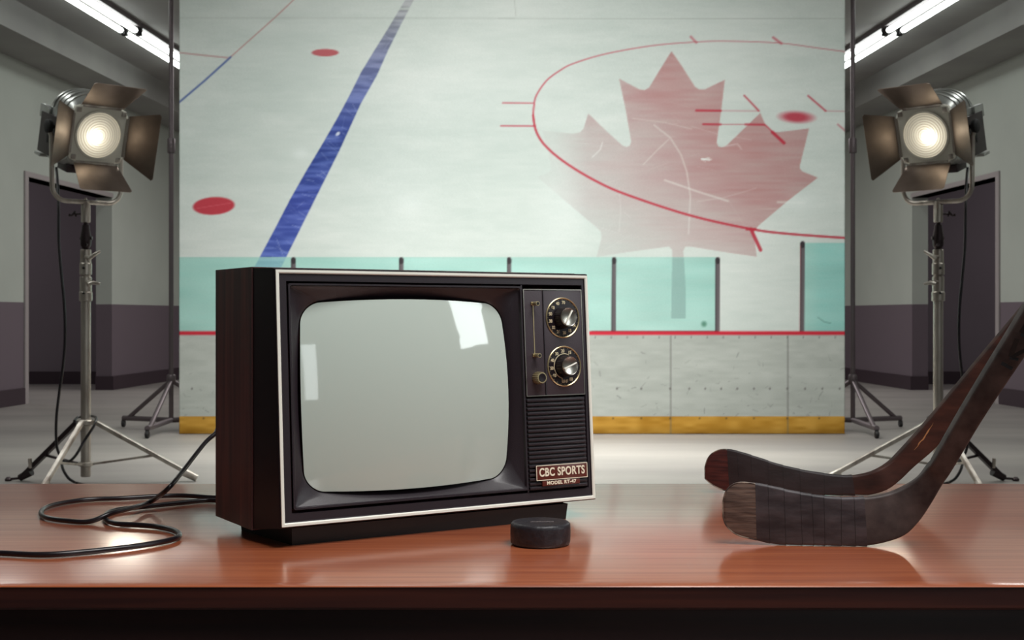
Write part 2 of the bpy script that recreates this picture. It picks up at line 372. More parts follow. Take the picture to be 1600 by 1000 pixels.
    for pts, wd, a in ([((600, 465), (660, 512), (700, 575), (722, 640), (735, 730), (728, 870)), 1.8, .5], [((560, 612), (610, 560), (655, 518)), 1.4, .4], [((640, 670), (760, 712), (875, 748)), 2.4, .55],
                       [((370, 585), (400, 556), (408, 530)), 1.6, .6], [((860, 545), (910, 535), (925, 555)), 2, .35], [((1060, 752), (1160, 755)), 3.0, .5], [((470, 700), (476, 780), (470, 860)), 1, .3],
                       [((740, 470), (840, 500), (960, 520)), 1, .25], [((520, 440), (640, 455), (740, 480)), 1.2, .3], [((760, 750), (860, 735), (980, 700)), 1, .3]):
        line([B(p) for p in pts], wd, wh, a, 2)
    for i in range(14):
        an = rng.normal(.15, .5); l = 6+rng.random()*12; c = B((775, 592)); blend(seg(c, (c[0]+l*math.cos(an), c[1]+l*math.sin(an)*.4), .9, 0, .55), wh)
    for i in range(150):
        c = (rng.uniform(285, 1315), rng.uniform(60, 400)); an = rng.normal(0, .35)+(.9 if rng.random() < .25 else 0); l = rng.uniform(8, 60)
        blend(seg(c, (c[0]+l*math.cos(an), c[1]+l*math.sin(an)), .7, 0, rng.uniform(.04, .2)), (225, 231, 229))
    # face-off circle and marks
    cm = (178, 40, 58)
    top = [B(p) for p in ((150, 430), (153, 395), (162, 355), (200, 300), (250, 262), (300, 236), (420, 200), (590, 170), (740, 157), (860, 153), (1060, 160), (1200, 178), (1320, 194))]
    bot = [B(p) for p in ((150, 430), (162, 490), (200, 547), (280, 612), (400, 682), (520, 732), (740, 803), (960, 852), (1100, 870), (1320, 886))]
    tc = catmull([(x, y, 0) for x, y in top], 5); line([(p.x, p.y) for p in tc], [max(1.3, 3.2-i*.045) for i in range(len(tc))], cm, .62)
    tc = catmull([(x, y, 0) for x, y in bot], 5); line([(p.x, p.y) for p in tc], 3.6, cm, .86)
    for p, q, wd, a in (((37, 383), (150, 384), 2, .7), ((30, 468), (157, 469), 2, .8), ((737, 137), (757, 158), 4, .45), ((1043, 140), (1073, 162), 4, .5), ((757, 411), (848, 412), 3.4, .85), ((848, 412), (985, 413), 1.4, .4),
                        ((783, 462), (848, 463), 3, .85), ((848, 463), (940, 463), 1.6, .5), ((940, 463), (1010, 464), 3, .85), ((1012, 464), (1050, 500), 2.4, .8), ((1040, 492), (1083, 532), 5, .9), ((935, 355), (990, 413), 2.6, .8),
                        ((1173, 357), (1238, 413), 2.8, .75), ((1235, 413), (1312, 414), 1.3, .4), ((945, 853), (978, 853), 4, .85), ((960, 852), (996, 930), 5.5, .85), ((1283, 463), (1312, 488), 2.5, .5)):
        line([B(p), B(q)], wd, cm, a, 1.6)
    blend(ell(*B((1130, 436)), 27, 9, .05, .5)*.55, cm); blend(ell(*B((1128, 436)), 17, 6, .05, .5)*.6, (170, 30, 50))
    # glass panels above the boards
    teal = np.array((146, 198, 188), float)
    gm = ((U < 1121) & (V > 402) & (V < 519))*1.0+((U > 1254) & (V > 379) & (V < 519))*1.0
    a = (gm*(.72+.25*n1+.10*n4))[..., None]; tl = teal+(n2[..., None]*16)-np.array((22, 6, 4))*np.clip((U[..., None]-1254)/30, 0, 1); c2 = col*(1-a)+tl*a
    stem = (lm*((V > 402)*1.0))[..., None]*.5; c2 = c2*(1-stem)+np.array((122, 152, 148))*stem
    col = np.where(gm[..., None] > 0, c2, col)
    line([(280, 403), (1121, 403)], 1.2, (168, 190, 182), .6); line([(1256, 379), (1320, 378)], 1.2, (190, 205, 198), .6)
    for u0, v0 in ((458.5, 405), (627, 405), (795.5, 405), (959.5, 405), (1121.5, 405), (1254, 380)):
        sl = -2 if u0 < 1200 else -3
        line([(u0, v0), (u0+sl*.3, 519)], 7, (92, 84, 88), .95, 1.2); line([(u0-2.6, v0), (u0-2.6+sl*.3, 519)], 1.6, (50, 44, 48), .8); line([(u0, v0+1), (u0, v0+4)], 7, (40, 34, 38), .8)
    line([(1250.6, 384), (1249.6, 517)], 1, (180, 60, 70), .5)
    line([(1100, 506), (1100, 506.5)], 8, (70, 120, 98), .75, 4); line([(1278, 496), (1288, 503), (1298, 505)], 1.4, (80, 120, 110), .6)
    # boards
    bm_ = (V >= 519)*1.0; bc = np.zeros_like(col); bc[:] = (172, 176, 170)
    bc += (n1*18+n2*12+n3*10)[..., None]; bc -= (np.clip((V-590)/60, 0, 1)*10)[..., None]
    col = np.where(bm_[..., None] > 0, bc, col)
    for i in range(240):
        c = (rng.uniform(285, 1318), 660-abs(rng.normal(0, 55))); an = rng.normal(0, .9); l = rng.uniform(1, 9)
        if c[1] > 528: blend(seg(c, (c[0]+l*math.cos(an), c[1]+l*math.sin(an)), rng.uniform(.6, 1.6), 0, rng.uniform(.15, .5)), (98, 98, 96))
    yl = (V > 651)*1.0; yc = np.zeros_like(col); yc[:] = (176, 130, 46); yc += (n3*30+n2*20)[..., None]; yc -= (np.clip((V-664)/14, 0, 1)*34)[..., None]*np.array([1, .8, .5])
    col = np.where(yl[..., None] > 0, yc, col)
    for u0 in (1048, 1231, 705, 420):
        line([(u0, 525), (u0, 678)], 1.8, (96, 94, 92), .65)
    for u0 in (300, 345, 964, 1002, 1047, 1077, 1102, 1127, 1152, 1178, 1203, 1230, 1258, 1285, 1312): line([(u0, 607), (u0, 607.6)], 2.6, (70, 64, 64), .7)
    for u0 in (318, 958, 1002, 1047, 1093, 1135, 1178, 1230, 1280): line([(u0, 653.5), (u0, 654)], 2.6, (70, 56, 40), .7)
    for u0 in range(930, 1320, 25): line([(u0, 526), (u0, 528)], 1.8, (90, 88, 86), .6)
    line([(280, 520.5), (1320, 520.5)], 6, (196, 32, 52), .97, 1); line([(925, 517.5), (1121, 517.5)], 2, (120, 30, 42), .6)
    # to a mesh
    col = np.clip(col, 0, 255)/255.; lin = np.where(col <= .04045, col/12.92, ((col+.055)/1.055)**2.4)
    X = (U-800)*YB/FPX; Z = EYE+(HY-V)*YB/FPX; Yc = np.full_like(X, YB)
    Yc += .006*np.sin(X*1.7)*np.clip((Z)/4, 0, 1)
    me = bpy.data.meshes.new('backdrop'); nv = nx*ny
    idx = np.arange(nv).reshape(ny, nx)
    q = np.stack([idx[1:, :-1], idx[1:, 1:], idx[:-1, 1:], idx[:-1, :-1]], -1).reshape(-1, 4)
    # back face sheet and hem give it a real thickness
    me.vertices.add(nv); me.vertices.foreach_set('co', np.stack([X, Yc, Z], -1).reshape(-1).astype(np.float32))
    me.loops.add(q.size); me.loops.foreach_set('vertex_index', q.reshape(-1).astype(np.int32))
    me.polygons.add(len(q)); me.polygons.foreach_set('loop_start', np.arange(0, q.size, 4, dtype=np.int32)); me.polygons.foreach_set('loop_total', np.full(len(q), 4, dtype=np.int32))
    me.update(calc_edges=True)
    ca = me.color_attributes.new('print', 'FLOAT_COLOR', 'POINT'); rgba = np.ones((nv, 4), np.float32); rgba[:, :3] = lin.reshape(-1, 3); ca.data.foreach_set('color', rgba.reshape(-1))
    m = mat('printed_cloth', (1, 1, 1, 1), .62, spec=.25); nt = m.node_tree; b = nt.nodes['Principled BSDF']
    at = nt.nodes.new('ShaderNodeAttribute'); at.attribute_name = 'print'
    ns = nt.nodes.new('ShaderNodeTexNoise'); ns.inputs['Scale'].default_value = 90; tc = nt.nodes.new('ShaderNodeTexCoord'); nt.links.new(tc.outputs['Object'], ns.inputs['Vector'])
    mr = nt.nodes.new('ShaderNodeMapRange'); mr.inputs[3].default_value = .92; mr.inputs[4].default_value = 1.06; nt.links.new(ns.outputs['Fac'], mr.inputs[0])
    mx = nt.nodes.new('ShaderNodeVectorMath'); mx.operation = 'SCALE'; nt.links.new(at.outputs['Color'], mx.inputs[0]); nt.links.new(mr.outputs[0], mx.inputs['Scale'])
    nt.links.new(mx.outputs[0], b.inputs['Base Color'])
    me.materials.append(m)
    o = bpy.data.objects.new('backdrop', me); C.objects.link(o)
    sm = o.modifiers.new('thickness', 'SOLIDIFY'); sm.thickness = .004; sm.offset = -1
    tag(o, 'tall printed backdrop of an ice rink with blue line, red circle and faded maple leaf', 'backdrop')
    # hanging rail
    MB().tube([(-3.15, YB+.05, 4.03), (3.15, YB+.05, 4.03)], .03, 12).build('hanging_rail', M['standblk'], o)
    return o
make_backdrop()

# backdrop stands: pole with a braced base on castors
def backdrop_stand(s, label):
    Y = 11.55; x = (267.5-800)*Y/FPX
    root = empty('backdrop_stand', (s*x, Y, 0), label, 'stand', 'stands at the sides of the backdrop')
    m = M['standblk']
    MB().tube([(x, Y, .09), (x, Y, 4.12)], .021, 14).build('pole', m, root, 40, s)
    MB().lathe([(.034, 0), (.036, .01), (.036, .12), (.034, .13)], (x, Y, 2.5)).build('collar', m, root, 40, s)
    MB().lathe([(.034, 0), (.04, .01), (.04, .07), (.034, .08)], (x, Y, .42)).build('collar', m, root, 40, s)
    f1 = Vector(((193-800)*11.85/FPX, 11.85, .085)); f2 = Vector(((230-800)*10.75/FPX, 10.75, .085)); f3 = Vector((x+.55, 11.8, .085))
    for k, f in enumerate((f1, f2, f3)):
        MB().tube([(x, Y, .09), f], .024, 10).build('foot_bar', m, root, 40, s)
        c = Vector((x, Y, .45)); e = Vector((x, Y, .09)).lerp(f, .9)
        MB().tube([c, e], .02, 10).build('brace', m, root, 40, s)
        cst = MB().lathe([(.016, .03), (.016, .075)], (f.x, f.y, 0)); cst.lathe([(.01, -.015), (.03, -.014), (.034, -.008), (.034, .008), (.03, .014), (.01, .015)], (f.x, f.y, .034), (1, 0, 0), 20)
        cst.build('castor', M['black'], root, 40, s)
    return root
backdrop_stand(1, 'grey backdrop stand on castors at the left edge of the backdrop')
backdrop_stand(-1, 'grey backdrop stand on castors at the right edge of the backdrop')

# ------------------------------------------------------------------ studio fresnel spotlights
def studio_light(s, label):
    Y = 7.9; px = Y/FPX; bx = (134-800)*px
    zz = lambda v: EYE+(HY-v)*px
    xx = lambda u, y=Y: (u-800)*y/FPX
    root = empty('studio_spotlight', (s*bx, Y, 0), label, 'studio light', 'spotlights on stands either side of the backdrop')
    B = lambda mb, n, m, par=None, sm=38: mb.build(n, m, par or root, sm, s)
    # stand column
    B(MB().lathe([(.026, .04), (.030, .045), (.030, zz(470))], (bx, Y, 0)), 'pole', M['steel'])
    B(MB().lathe([(.030, 0), (.040, .004), (.040, .055), (.036, .06), (.036, .15), (.030, .155)], (bx, Y, zz(471))), 'clamp_collar', M['steel'])
    B(MB().lathe([(.026, -.02), (.028, 0), (.037, .004), (.037, .07), (.033, .075), (.033, .155), (.026, .16)], (bx, Y, zz(430))), 'clamp_collar', M['steel'])
    for v, dv in ((441, 3), (402, -9)):
        mb = MB(); mb.tube([(bx, Y-.02, zz(v)), (bx+.05, Y-.045, zz(v))], .012, 10)
        mb.tube([(bx+.035, Y-.05, zz(v+3)), (bx+.065, Y-.055, zz(v+dv*.3)), (bx+.105, Y-.05, zz(v+dv))], [.013, .012, .007], 10)
        B(mb, 'clamp_handle', M['steel'])
        B(MB().lathe([(.008, 0), (.008, .006), (.004, .008)], (bx-.0, Y-.037, zz(v+17)), (0, -1, 0), 12), 'set_screw', M['black'])
    mb = MB(); mb.lathe([(.016, zz(390)), (.022, zz(388)), (.032, zz(383)), (.034, zz(372)), (.026, zz(360)), (.022, zz(352)), (.012, zz(350)), (.012, zz(344))], (bx, Y, 0), n=24)
    mb.tube([(bx-.035, Y, zz(372)), (bx+.04, Y, zz(372))], .012, 10); mb.tube([(bx+.012, Y-.03, zz(383)), (bx+.012, Y-.04, zz(383))], .01, 10)
    B(mb, 'swivel_joint', M['darksteel'])
    B(MB().lathe([(.022, zz(348)), (.028, zz(347)), (.028, zz(320)), (.024, zz(318)), (.024, zz(314)), (.008, zz(312)), (.008, zz(309))], (bx, Y, 0)), 'socket', M['steel'])
    mb = MB(); mb.tube([(bx-.02, Y, zz(334)), (bx-.065, Y-.01, zz(335))], .006, 8); mb.tube([(bx-.06, Y-.01, zz(332)), (bx-.085, Y-.01, zz(337)), (bx-.10, Y-.01, zz(336))], [.012, .007, .010], 8); mb.tube([(bx-.066, Y-.01, zz(330)), (bx-.056, Y-.01, zz(339))], .006, 8)
    B(mb, 'wing_knob', M['darksteel'])
    # legs
    hub = zz(660)
    B(MB().lathe([(.034, -.02), (.055, -.012), (.055, .012), (.048, .018), (.034, .02)], (bx, Y, hub)), 'leg_collar', M['steel'])
    B(MB().lathe([(.034, -.015), (.045, -.01), (.045, .01), (.034, .015)], (bx, Y, zz(725))), 'brace_collar', M['steel'])
    feet = [(Vector((xx(300, 7.98), 7.98, .02)), 'steel'), (Vector((xx(38, 8.0), 8.0, .02)), 'darksteel'), (Vector((xx(66, 7.36), 7.36, .02)), 'steel')]
    for f, mk in feet:
        d = Vector((f.x-bx, f.y-Y, 0)).normalized(); a = Vector((bx, Y, hub))+d*.06
        e = f+Vector((0, 0, .02))
        leg = B(MB().bar(a, e, .03 if f.y < 7.5 else .042, .028), 'leg', M[mk])
        B(MB().tube([e-d*.05+Vector((0, 0, .02)), f+d*.03], [.026, .022], 12), 'foot', M['steel' if mk == 'steel' else 'darksteel'], leg)
        B(MB().bar(Vector((bx, Y, zz(725)))+d*.04, a.lerp(e, .62), .022, .014), 'brace', M[mk])
        if mk == 'darksteel':
            ft = Vector((f.x-.10, f.y, .012)); B(MB().tube([f, ft], .008, 8).lathe([(.02, -.01), (.022, 0), (.01, .014)], ft), 'levelling_foot', M['darksteel'], leg)
            B(MB().tube([a.lerp(e, .86)+Vector((0, -.02, .0)), a.lerp(e, .86)+Vector((0, -.03, .06))], .012, 8), 'levelling_screw', M['steel'], leg)
    # head
    yaw = R(43); pit = R(17)
    piv = Vector((bx+.008, Y, zz(203)))
    F = Vector((math.sin(yaw)*math.cos(pit), -math.cos(yaw)*math.cos(pit), -math.sin(pit)))
    Rt = Vector((math.cos(yaw), math.sin(yaw), 0)); Up = Rt.cross(-F) if Rt.cross(-F).z > 0 else F.cross(Rt)
    Up = Up.normalized(); Bk = -F
    H = Matrix(((Rt.x, Bk.x, Up.x, piv.x), (Rt.y, Bk.y, Up.y, piv.y), (Rt.z, Bk.z, Up.z, piv.z), (0, 0, 0, 1)))
    def HM(): q = MB(); q.M = H; return q
    # yoke (upright, turned with the head)
    Yk = lambda a, z: piv+Rt*a+Vector((0, 0, z))
    zb = zz(316)-piv.z; yk = [Yk(-.245, 0), Yk(-.225, -.06), Yk(-.222, zb+.12)]
    for k in range(1, 7):
        t = k/6*math.pi/2; yk.append(Yk(-.222+.09*(1-math.cos(t)), zb+.09-.09*math.sin(t)))
    yk += [Yk(p.x, p.y) for p in [Vector((a, zb)) for a in (-.06, 0, .06)]]
    for k in range(0, 7):
        t = k/6*math.pi/2; yk.append(Yk(.222-.09+.09*math.sin(t), zb+.09-.09*math.cos(t)))
    yk += [Yk(.222, -.06), Yk(.245, 0)]
    B(MB().tube(yk, .0145, 12), 'yoke', M['steel'])
    # housing: rounded top, straight sides, narrower rear
    def prof(y, w_, top, bot, flat):
        pts = []
        for k in range(0, 13):
            t = math.pi*k/12; cx = math.cos(t); sx = math.sin(t)
            pts.append((w_*cx*(1 if abs(cx) < .99 else 1), y, top-flat+flat*sx))
        return [(p[0], p[1], p[2]) for p in pts]+[(-w_, y, bot+.03), (-w_+.03, y, bot), (w_-.03, y, bot), (w_, y, bot+.03)]
    hs = HM(); hs.rings([prof(-.15, .172, .20, -.19, .12), prof(-.10, .182, .23, -.215, .13), prof(.02, .184, .24, -.225, .13), prof(.14, .18, .225, -.225, .13), prof(.215, .155, .18, -.21, .11), prof(.245, .12, .12, -.18, .08)])
    housing = B(hs, 'housing', M['housing'])
    for k in range(4):
        q = HM(); r0 = prof(-.07+k*.055, .187, .243-abs(k-1.5)*.003, .0, .13)[:13]; r1 = [(x, y+.016, z) for x, y, z in r0]
        q.rings([r0, r1, [(x*.97, y, z-.006) for x, y, z in r1], [(x*.97, y, z-.006) for x, y, z in r0], r0], close=False, cap=(False, False)); B(q, 'cooling_rib', M['housing'], housing)
    for sx in (-1, 1):
        q = HM(); q.box(sx*.172 if sx < 0 else .17, sx*.17 if sx < 0 else .192, -.06, .23, -.15, -.02, .004); 
        if sx < 0: q = HM(); q.box(-.205, -.178, -.08, .22, -.19, .06, .006)
        B(q, 'side_box', M['housing_dark'], housing)
        q = HM(); q.box(min(sx*.165, sx*.20), max(sx*.165, sx*.212), .12, .255, .02, .10, .004); B(q, 'rear_box', M['housing'], housing)
        q = HM(); q.lathe([(.012, -.02), (.012, .03), (.038, .03), (.042, .036), (.042, .056), (.034, .062), (.01, .064)], (sx*.198, 0, 0), (sx, 0, 0), 24); B(q, 'tilt_knob', M['black'])
        q = HM(); q.rings([[(sx*.2065+dx*sx, .08+.012*math.cos(t), -.06+.055*math.sin(t)) for t in [2*math.pi*k/16 for k in range(16)]] for dx in (0, .002)]); B(q, 'slot', M['black'], housing)
    q = HM(); q.box(-.19, .19, .20, .29, -.225, -.205, .004); q.box(-.15, .15, .20, .22, -.18, -.05, .004); B(q, 'rear_lip', M['housing'], housing)
    q = HM(); q.box(-.16, .16, -.14, -.0, -.25, -.20, .006); B(q, 'lower_box', M['housing_dark'], housing)
    for k in range(3):
        q = HM(); q.lathe([(.012, 0), (.012, .004)], (-.08+k*.08, -.08, -.25), (0, 0, -1), 12); B(q, 'vent_hole', M['black'], housing)
    # front plate with round opening
    n = 48; fy = -.165
    def sq(r, y, k=4.5):
        out = []
        for i in range(n):
            t = 2*math.pi*i/n; c, s_ = math.cos(t), math.sin(t); q_ = (abs(c)**k+abs(s_)**k)**(-1/k); out.append((r*c*q_, y, r*s_*q_))
        return out
    circ = lambda r, y: [(r*math.cos(2*math.pi*i/n), y, r*math.sin(2*math.pi*i/n)) for i in range(n)]
    q = HM(); q.rings([circ(.138, fy+.03), circ(.138, fy-.012), circ(.15, fy-.014), circ(.152, fy-.004), sq(.166, fy-.004, 9), sq(.172, fy+.002, 9), sq(.172, fy+.03, 9), circ(.138, fy+.03)], cap=(False, False))
    plate = B(q, 'front_plate', M['faceplate'])
    for cx in (-1, 1):
        for cz in (-1, 1):
            q = HM(); q.box(min(cx*.128, cx*.158), max(cx*.128, cx*.158), fy-.012, fy-.004, min(cz*.128, cz*.158), max(cz*.128, cz*.158), .003); B(q, 'corner_bracket', M['steel'], plate)
    # lens with prism rings
    nr = 56; vs = []; fs = []; rad = []; grv = []; n2 = 64; RL = .138
    ly = fy-.004; off = Vector((-.028, 0, -.012))
    for k in range(nr+1):
        r = RL*k/nr; tooth = (k % 6)/6
        for i in range(n2):
            t = 2*math.pi*i/n2; x, z = r*math.cos(t), r*math.sin(t)
            vs.append((x, ly-.02*math.cos(min(r/RL, 1)*math.pi/2)*.6-tooth*.0035, z)); rad.append(min(1, math.hypot(x-off.x, z-off.z)/RL)); grv.append(1 if k < 6 else (1.45, 1.25, 1.1, 1.0, .8, .3)[k % 6])
    for k in range(nr):
        for i in range(n2):
            j = (i+1) % n2; fs.append((k*n2+i, k*n2+j, (k+1)*n2+j, (k+1)*n2+i))
    q = HM(); q.add(vs, fs); lens = B(q, 'lens', lens_mat(None), None, 60)
    for nm, arr in (('rad', rad), ('grv', grv)):
        a = lens.data.attributes.new('groove' if nm == 'grv' else nm, 'FLOAT', 'POINT'); a.data.foreach_set('value', arr)
    # barn doors: hinge, flap
    rot = lambda ang: Matrix.Rotation(ang, 4, 'Y')
    for nm, ang, opn, w0, w1, L in (('top', 0, 50, .135, .175, .245), ('right', 90, 66, .135, .215, .24), ('bottom', 180, 62, .14, .175, .25), ('left', 270, 44, .135, .205, .235)):
        T = H @ rot(R(ang)); q = MB(); q.M = T
        a = R(opn); dy, dz = -math.sin(a), math.cos(a); h0 = .176; y0 = fy-.012; t_ = .0025
        # outer corners: one is drawn in, as on real doors
        c = .012
        out = [(-w0, 0), (-w1+.02, L*.94), (-w1+.02+c, L), (w1-c, L), (w1, L-c), (w0, 0)]
        nrm = (dz, -dy)
        for sgn in (0,):
            fr = [(x, y0+dy*l, h0+dz*l) for x, l in out]; bk = [(x, y0+dy*l+t_*nrm[0]*1.0, h0+dz*l+t_*nrm[1]*1.0) for x, l in out]
            q.rings([fr, bk])
        door = B(q, 'barn_door', M['bronze'], None, 30)
        q = MB(); q.M = T
        for xx_ in (-.10, 0.0, .10): q.tube([(xx_-.022, y0, h0), (xx_+.022, y0, h0)], .006, 8)
        q.tube([(-.135, y0, h0), (.135, y0, h0)], .003, 8); q.box(-.12, .12, y0, y0+.012, h0-.012, h0-.004)
        B(q, 'hinge', M['steel'], door)
    # cable
    cy = 7.82
    pts = [P(88, 262, 7.95), P(90, 285, 7.9)]+[P(u, v, cy) for u, v in ((91.5, 330), (92, 380), (96, 430), (100.5, 480), (101.5, 530), (98, 575), (93, 610), (88, 655), (88.5, 695), (95, 714))]+[P(105, 722, 7.75), P(118, 712, 7.72), P(131, 690, 7.75), P(147, 665, 7.78), P(150, 653, 7.85), P(140, 650, 7.97), P(122, 652, 7.97), P(116, 658, 7.85)]
    B(MB().tube(catmull(pts, 6), .0085, 10), 'power_cable', M['cord'])
    pts = [P(95, 714, 7.8), P(98, 732, 7.74), P(106, 746, 7.72), P(114, 752, 7.75)]; fl = Vector((xx(122, 7.8), 7.8, .012)); pts += [fl, Vector((xx(150, 7.6), 7.6, .012)), Vector((xx(170, 7.2), 7.2, .012)), Vector((xx(150, 6.6), 6.6, .012))]
    B(MB().tube(catmull(pts, 6), .0085, 10), 'power_cable', M['cord'])
    ld = bpy.data.lights.new('spot_beam', 'SPOT'); ld.energy = 10; ld.color = (1, .9, .74); ld.spot_size = R(72); ld.spot_blend = .7; ld.shadow_soft_size = .13
    lo = bpy.data.objects.new('spot_beam', ld); C.objects.link(lo); pos = H @ Vector((0, fy-.06, 0)); pos.x *= s; lo.location = pos
    fw = Vector((F.x*s, F.y, F.z)); lo.rotation_euler = fw.to_track_quat('-Z', 'Y').to_euler()
    return root
studio_light(1, 'lit studio spotlight with open barn doors on the chrome stand left of the backdrop')
studio_light(-1, 'lit studio spotlight with open barn doors on the chrome stand right of the backdrop')

# ------------------------------------------------------------------ table
def table():
    Y0, Y1, X1 = 1.365, 2.19, .905
    root = empty('wooden_table', (0, (Y0+Y1)/2, 0), 'long glossy red-brown wooden table in the foreground', 'table')
    n = 8; r = .055; out = []
    for cx, cy, a0 in ((X1-.004, Y0, 0), (X1, Y1, 0), (-X1, Y1, 90), (-X1, Y0, 180)):
        pass
    def rr(inset):
        o = []
        for cx, cy, a0, rad in ((X1-.03, Y0+.03, -90, .03), (X1-r, Y1-r, 0, r), (-X1+r, Y1-r, 90, r), (-X1+.03, Y0+.03, 180, .03)):
            for k in range(n+1):
                t = R(a0+90*k/n); o.append((cx+(rad-inset)*math.cos(t), cy+(rad-inset)*math.sin(t)))
        return o
    L = [(.002, TT-.0022), (.0, TT-.0018), (.0008, TT-.0006), (.003, TT)]
    mb = MB(); mb.rings([[(x, y, z) for x, y in rr(i)] for i, z in L])
    mb.build('table_top', M['table'], root, 30)
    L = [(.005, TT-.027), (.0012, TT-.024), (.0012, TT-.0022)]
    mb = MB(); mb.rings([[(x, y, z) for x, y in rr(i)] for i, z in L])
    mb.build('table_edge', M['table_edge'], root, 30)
    MB().box(-.84, .84, Y0+.016, Y0+.036, TT-.12, TT-.027, .002).build('apron', M['table_dark'], root)
    MB().box(-.84, .84, Y1-.08, Y1-.06, TT-.12, TT-.027, .002).build('apron', M['table_dark'], root)
    for sx in (-1, 1):
        MB().box(min(sx*.84, sx*.82), max(sx*.84, sx*.82), Y0+.036, Y1-.08, TT-.12, TT-.027, .002).build('apron', M['table_dark'], root)
        for y in (Y0+.045, Y1-.09):
            MB().rings([[(sx*.80+a*w_, y+b*w_, z) for a, b in ((-1, -1), (1, -1), (1, 1), (-1, 1))] for z, w_ in ((0, .018), (TT-.027, .028))]).build('leg', M['table_dark'], root)
table()

# ------------------------------------------------------------------ television
TVX, TVY, YAW = -.2843, 1.572, .5568
TW, ZB, ZT, TILT, EE, DS, DB, ET = .4759, .0259, .3464, .0209, .011, .0694, .2099, .0032
TM = Matrix.Translation((TVX, TVY, TT)) @ Matrix.Rotation(YAW, 4, 'Z')
tl = math.hypot(TILT, ZT-ZB); fa = math.atan2(TILT, ZT-ZB)
FM = TM @ Matrix.Translation((0, 0, ZB)) @ Matrix.Rotation(-fa, 4, 'X')     # face frame: x right, y into the set, z up the face
FH = tl
def text_mesh(body, size, bold=0, sx=1, space=1):
    cu = bpy.data.curves.new('t', 'FONT'); cu.body = body; cu.size = size; cu.offset = bold; cu.align_x = 'CENTER'; cu.align_y = 'CENTER'; cu.extrude = .0003; cu.space_character = space
    ob = bpy.data.objects.new('t', cu); C.objects.link(ob); dg = bpy.context.evaluated_depsgraph_get(); dg.update()
    me = bpy.data.meshes.new_from_object(ob.evaluated_get(dg)); bpy.data.objects.remove(ob); bpy.data.curves.remove(cu)
    vs = [(v.co.x*sx, v.co.y, v.co.z) for v in me.vertices]; fs = [list(p.vertices) for p in me.polygons]; bpy.data.meshes.remove(me)
    return vs, fs
def add_text(mb, body, x, z, size, y=-.0012, bold=0, sx=1, rot=0, space=1):
    vs, fs = text_mesh(body, size, bold, sx, space); c, s = math.cos(rot), math.sin(rot)
    mb.add([(x+vx*c-vy*s, y-vz, z+vx*s+vy*c) for vx, vy, vz in vs], fs)
def outline(x0, x1, z0, z1, r, bow=0, n=14):
    """rounded rectangle whose sides bow outwards; same vertex count for any values"""
    cx, cz = (x0+x1)/2, (z0+z1)/2; hx, hz = (x1-x0)/2, (z1-z0)/2; o = []
    for qx, qz, a0 in ((1, -1, -90), (1, 1, 0), (-1, 1, 90), (-1, -1, 180)):
        for k in range(n+1):
            t = R(a0+90*k/n); x = qx*(hx-r)+r*math.cos(t); z = qz*(hz-r)+r*math.sin(t); o.append((x, z))
        # side between this corner and the next
        nq = {(1, -1): (1, 1), (1, 1): (-1, 1), (-1, 1): (-1, -1), (-1, -1): (1, -1)}[(qx, qz)]
        a = o[-1]; t0 = R(a0+90); b = (nq[0]*(hx-r)+r*math.cos(t0), nq[1]*(hz-r)+r*math.sin(t0))
        for k in range(1, 10): o.append((a[0]+(b[0]-a[0])*k/10, a[1]+(b[1]-a[1])*k/10))
    out = []
    for x, z in o:
        fx = 1-(z/hz)**2; fz = 1-(x/hx)**2
        out.append((cx+x+(x/hx)*bow*max(fx, 0), cz+z+(z/hz)*bow*max(fz, 0)))
    return out
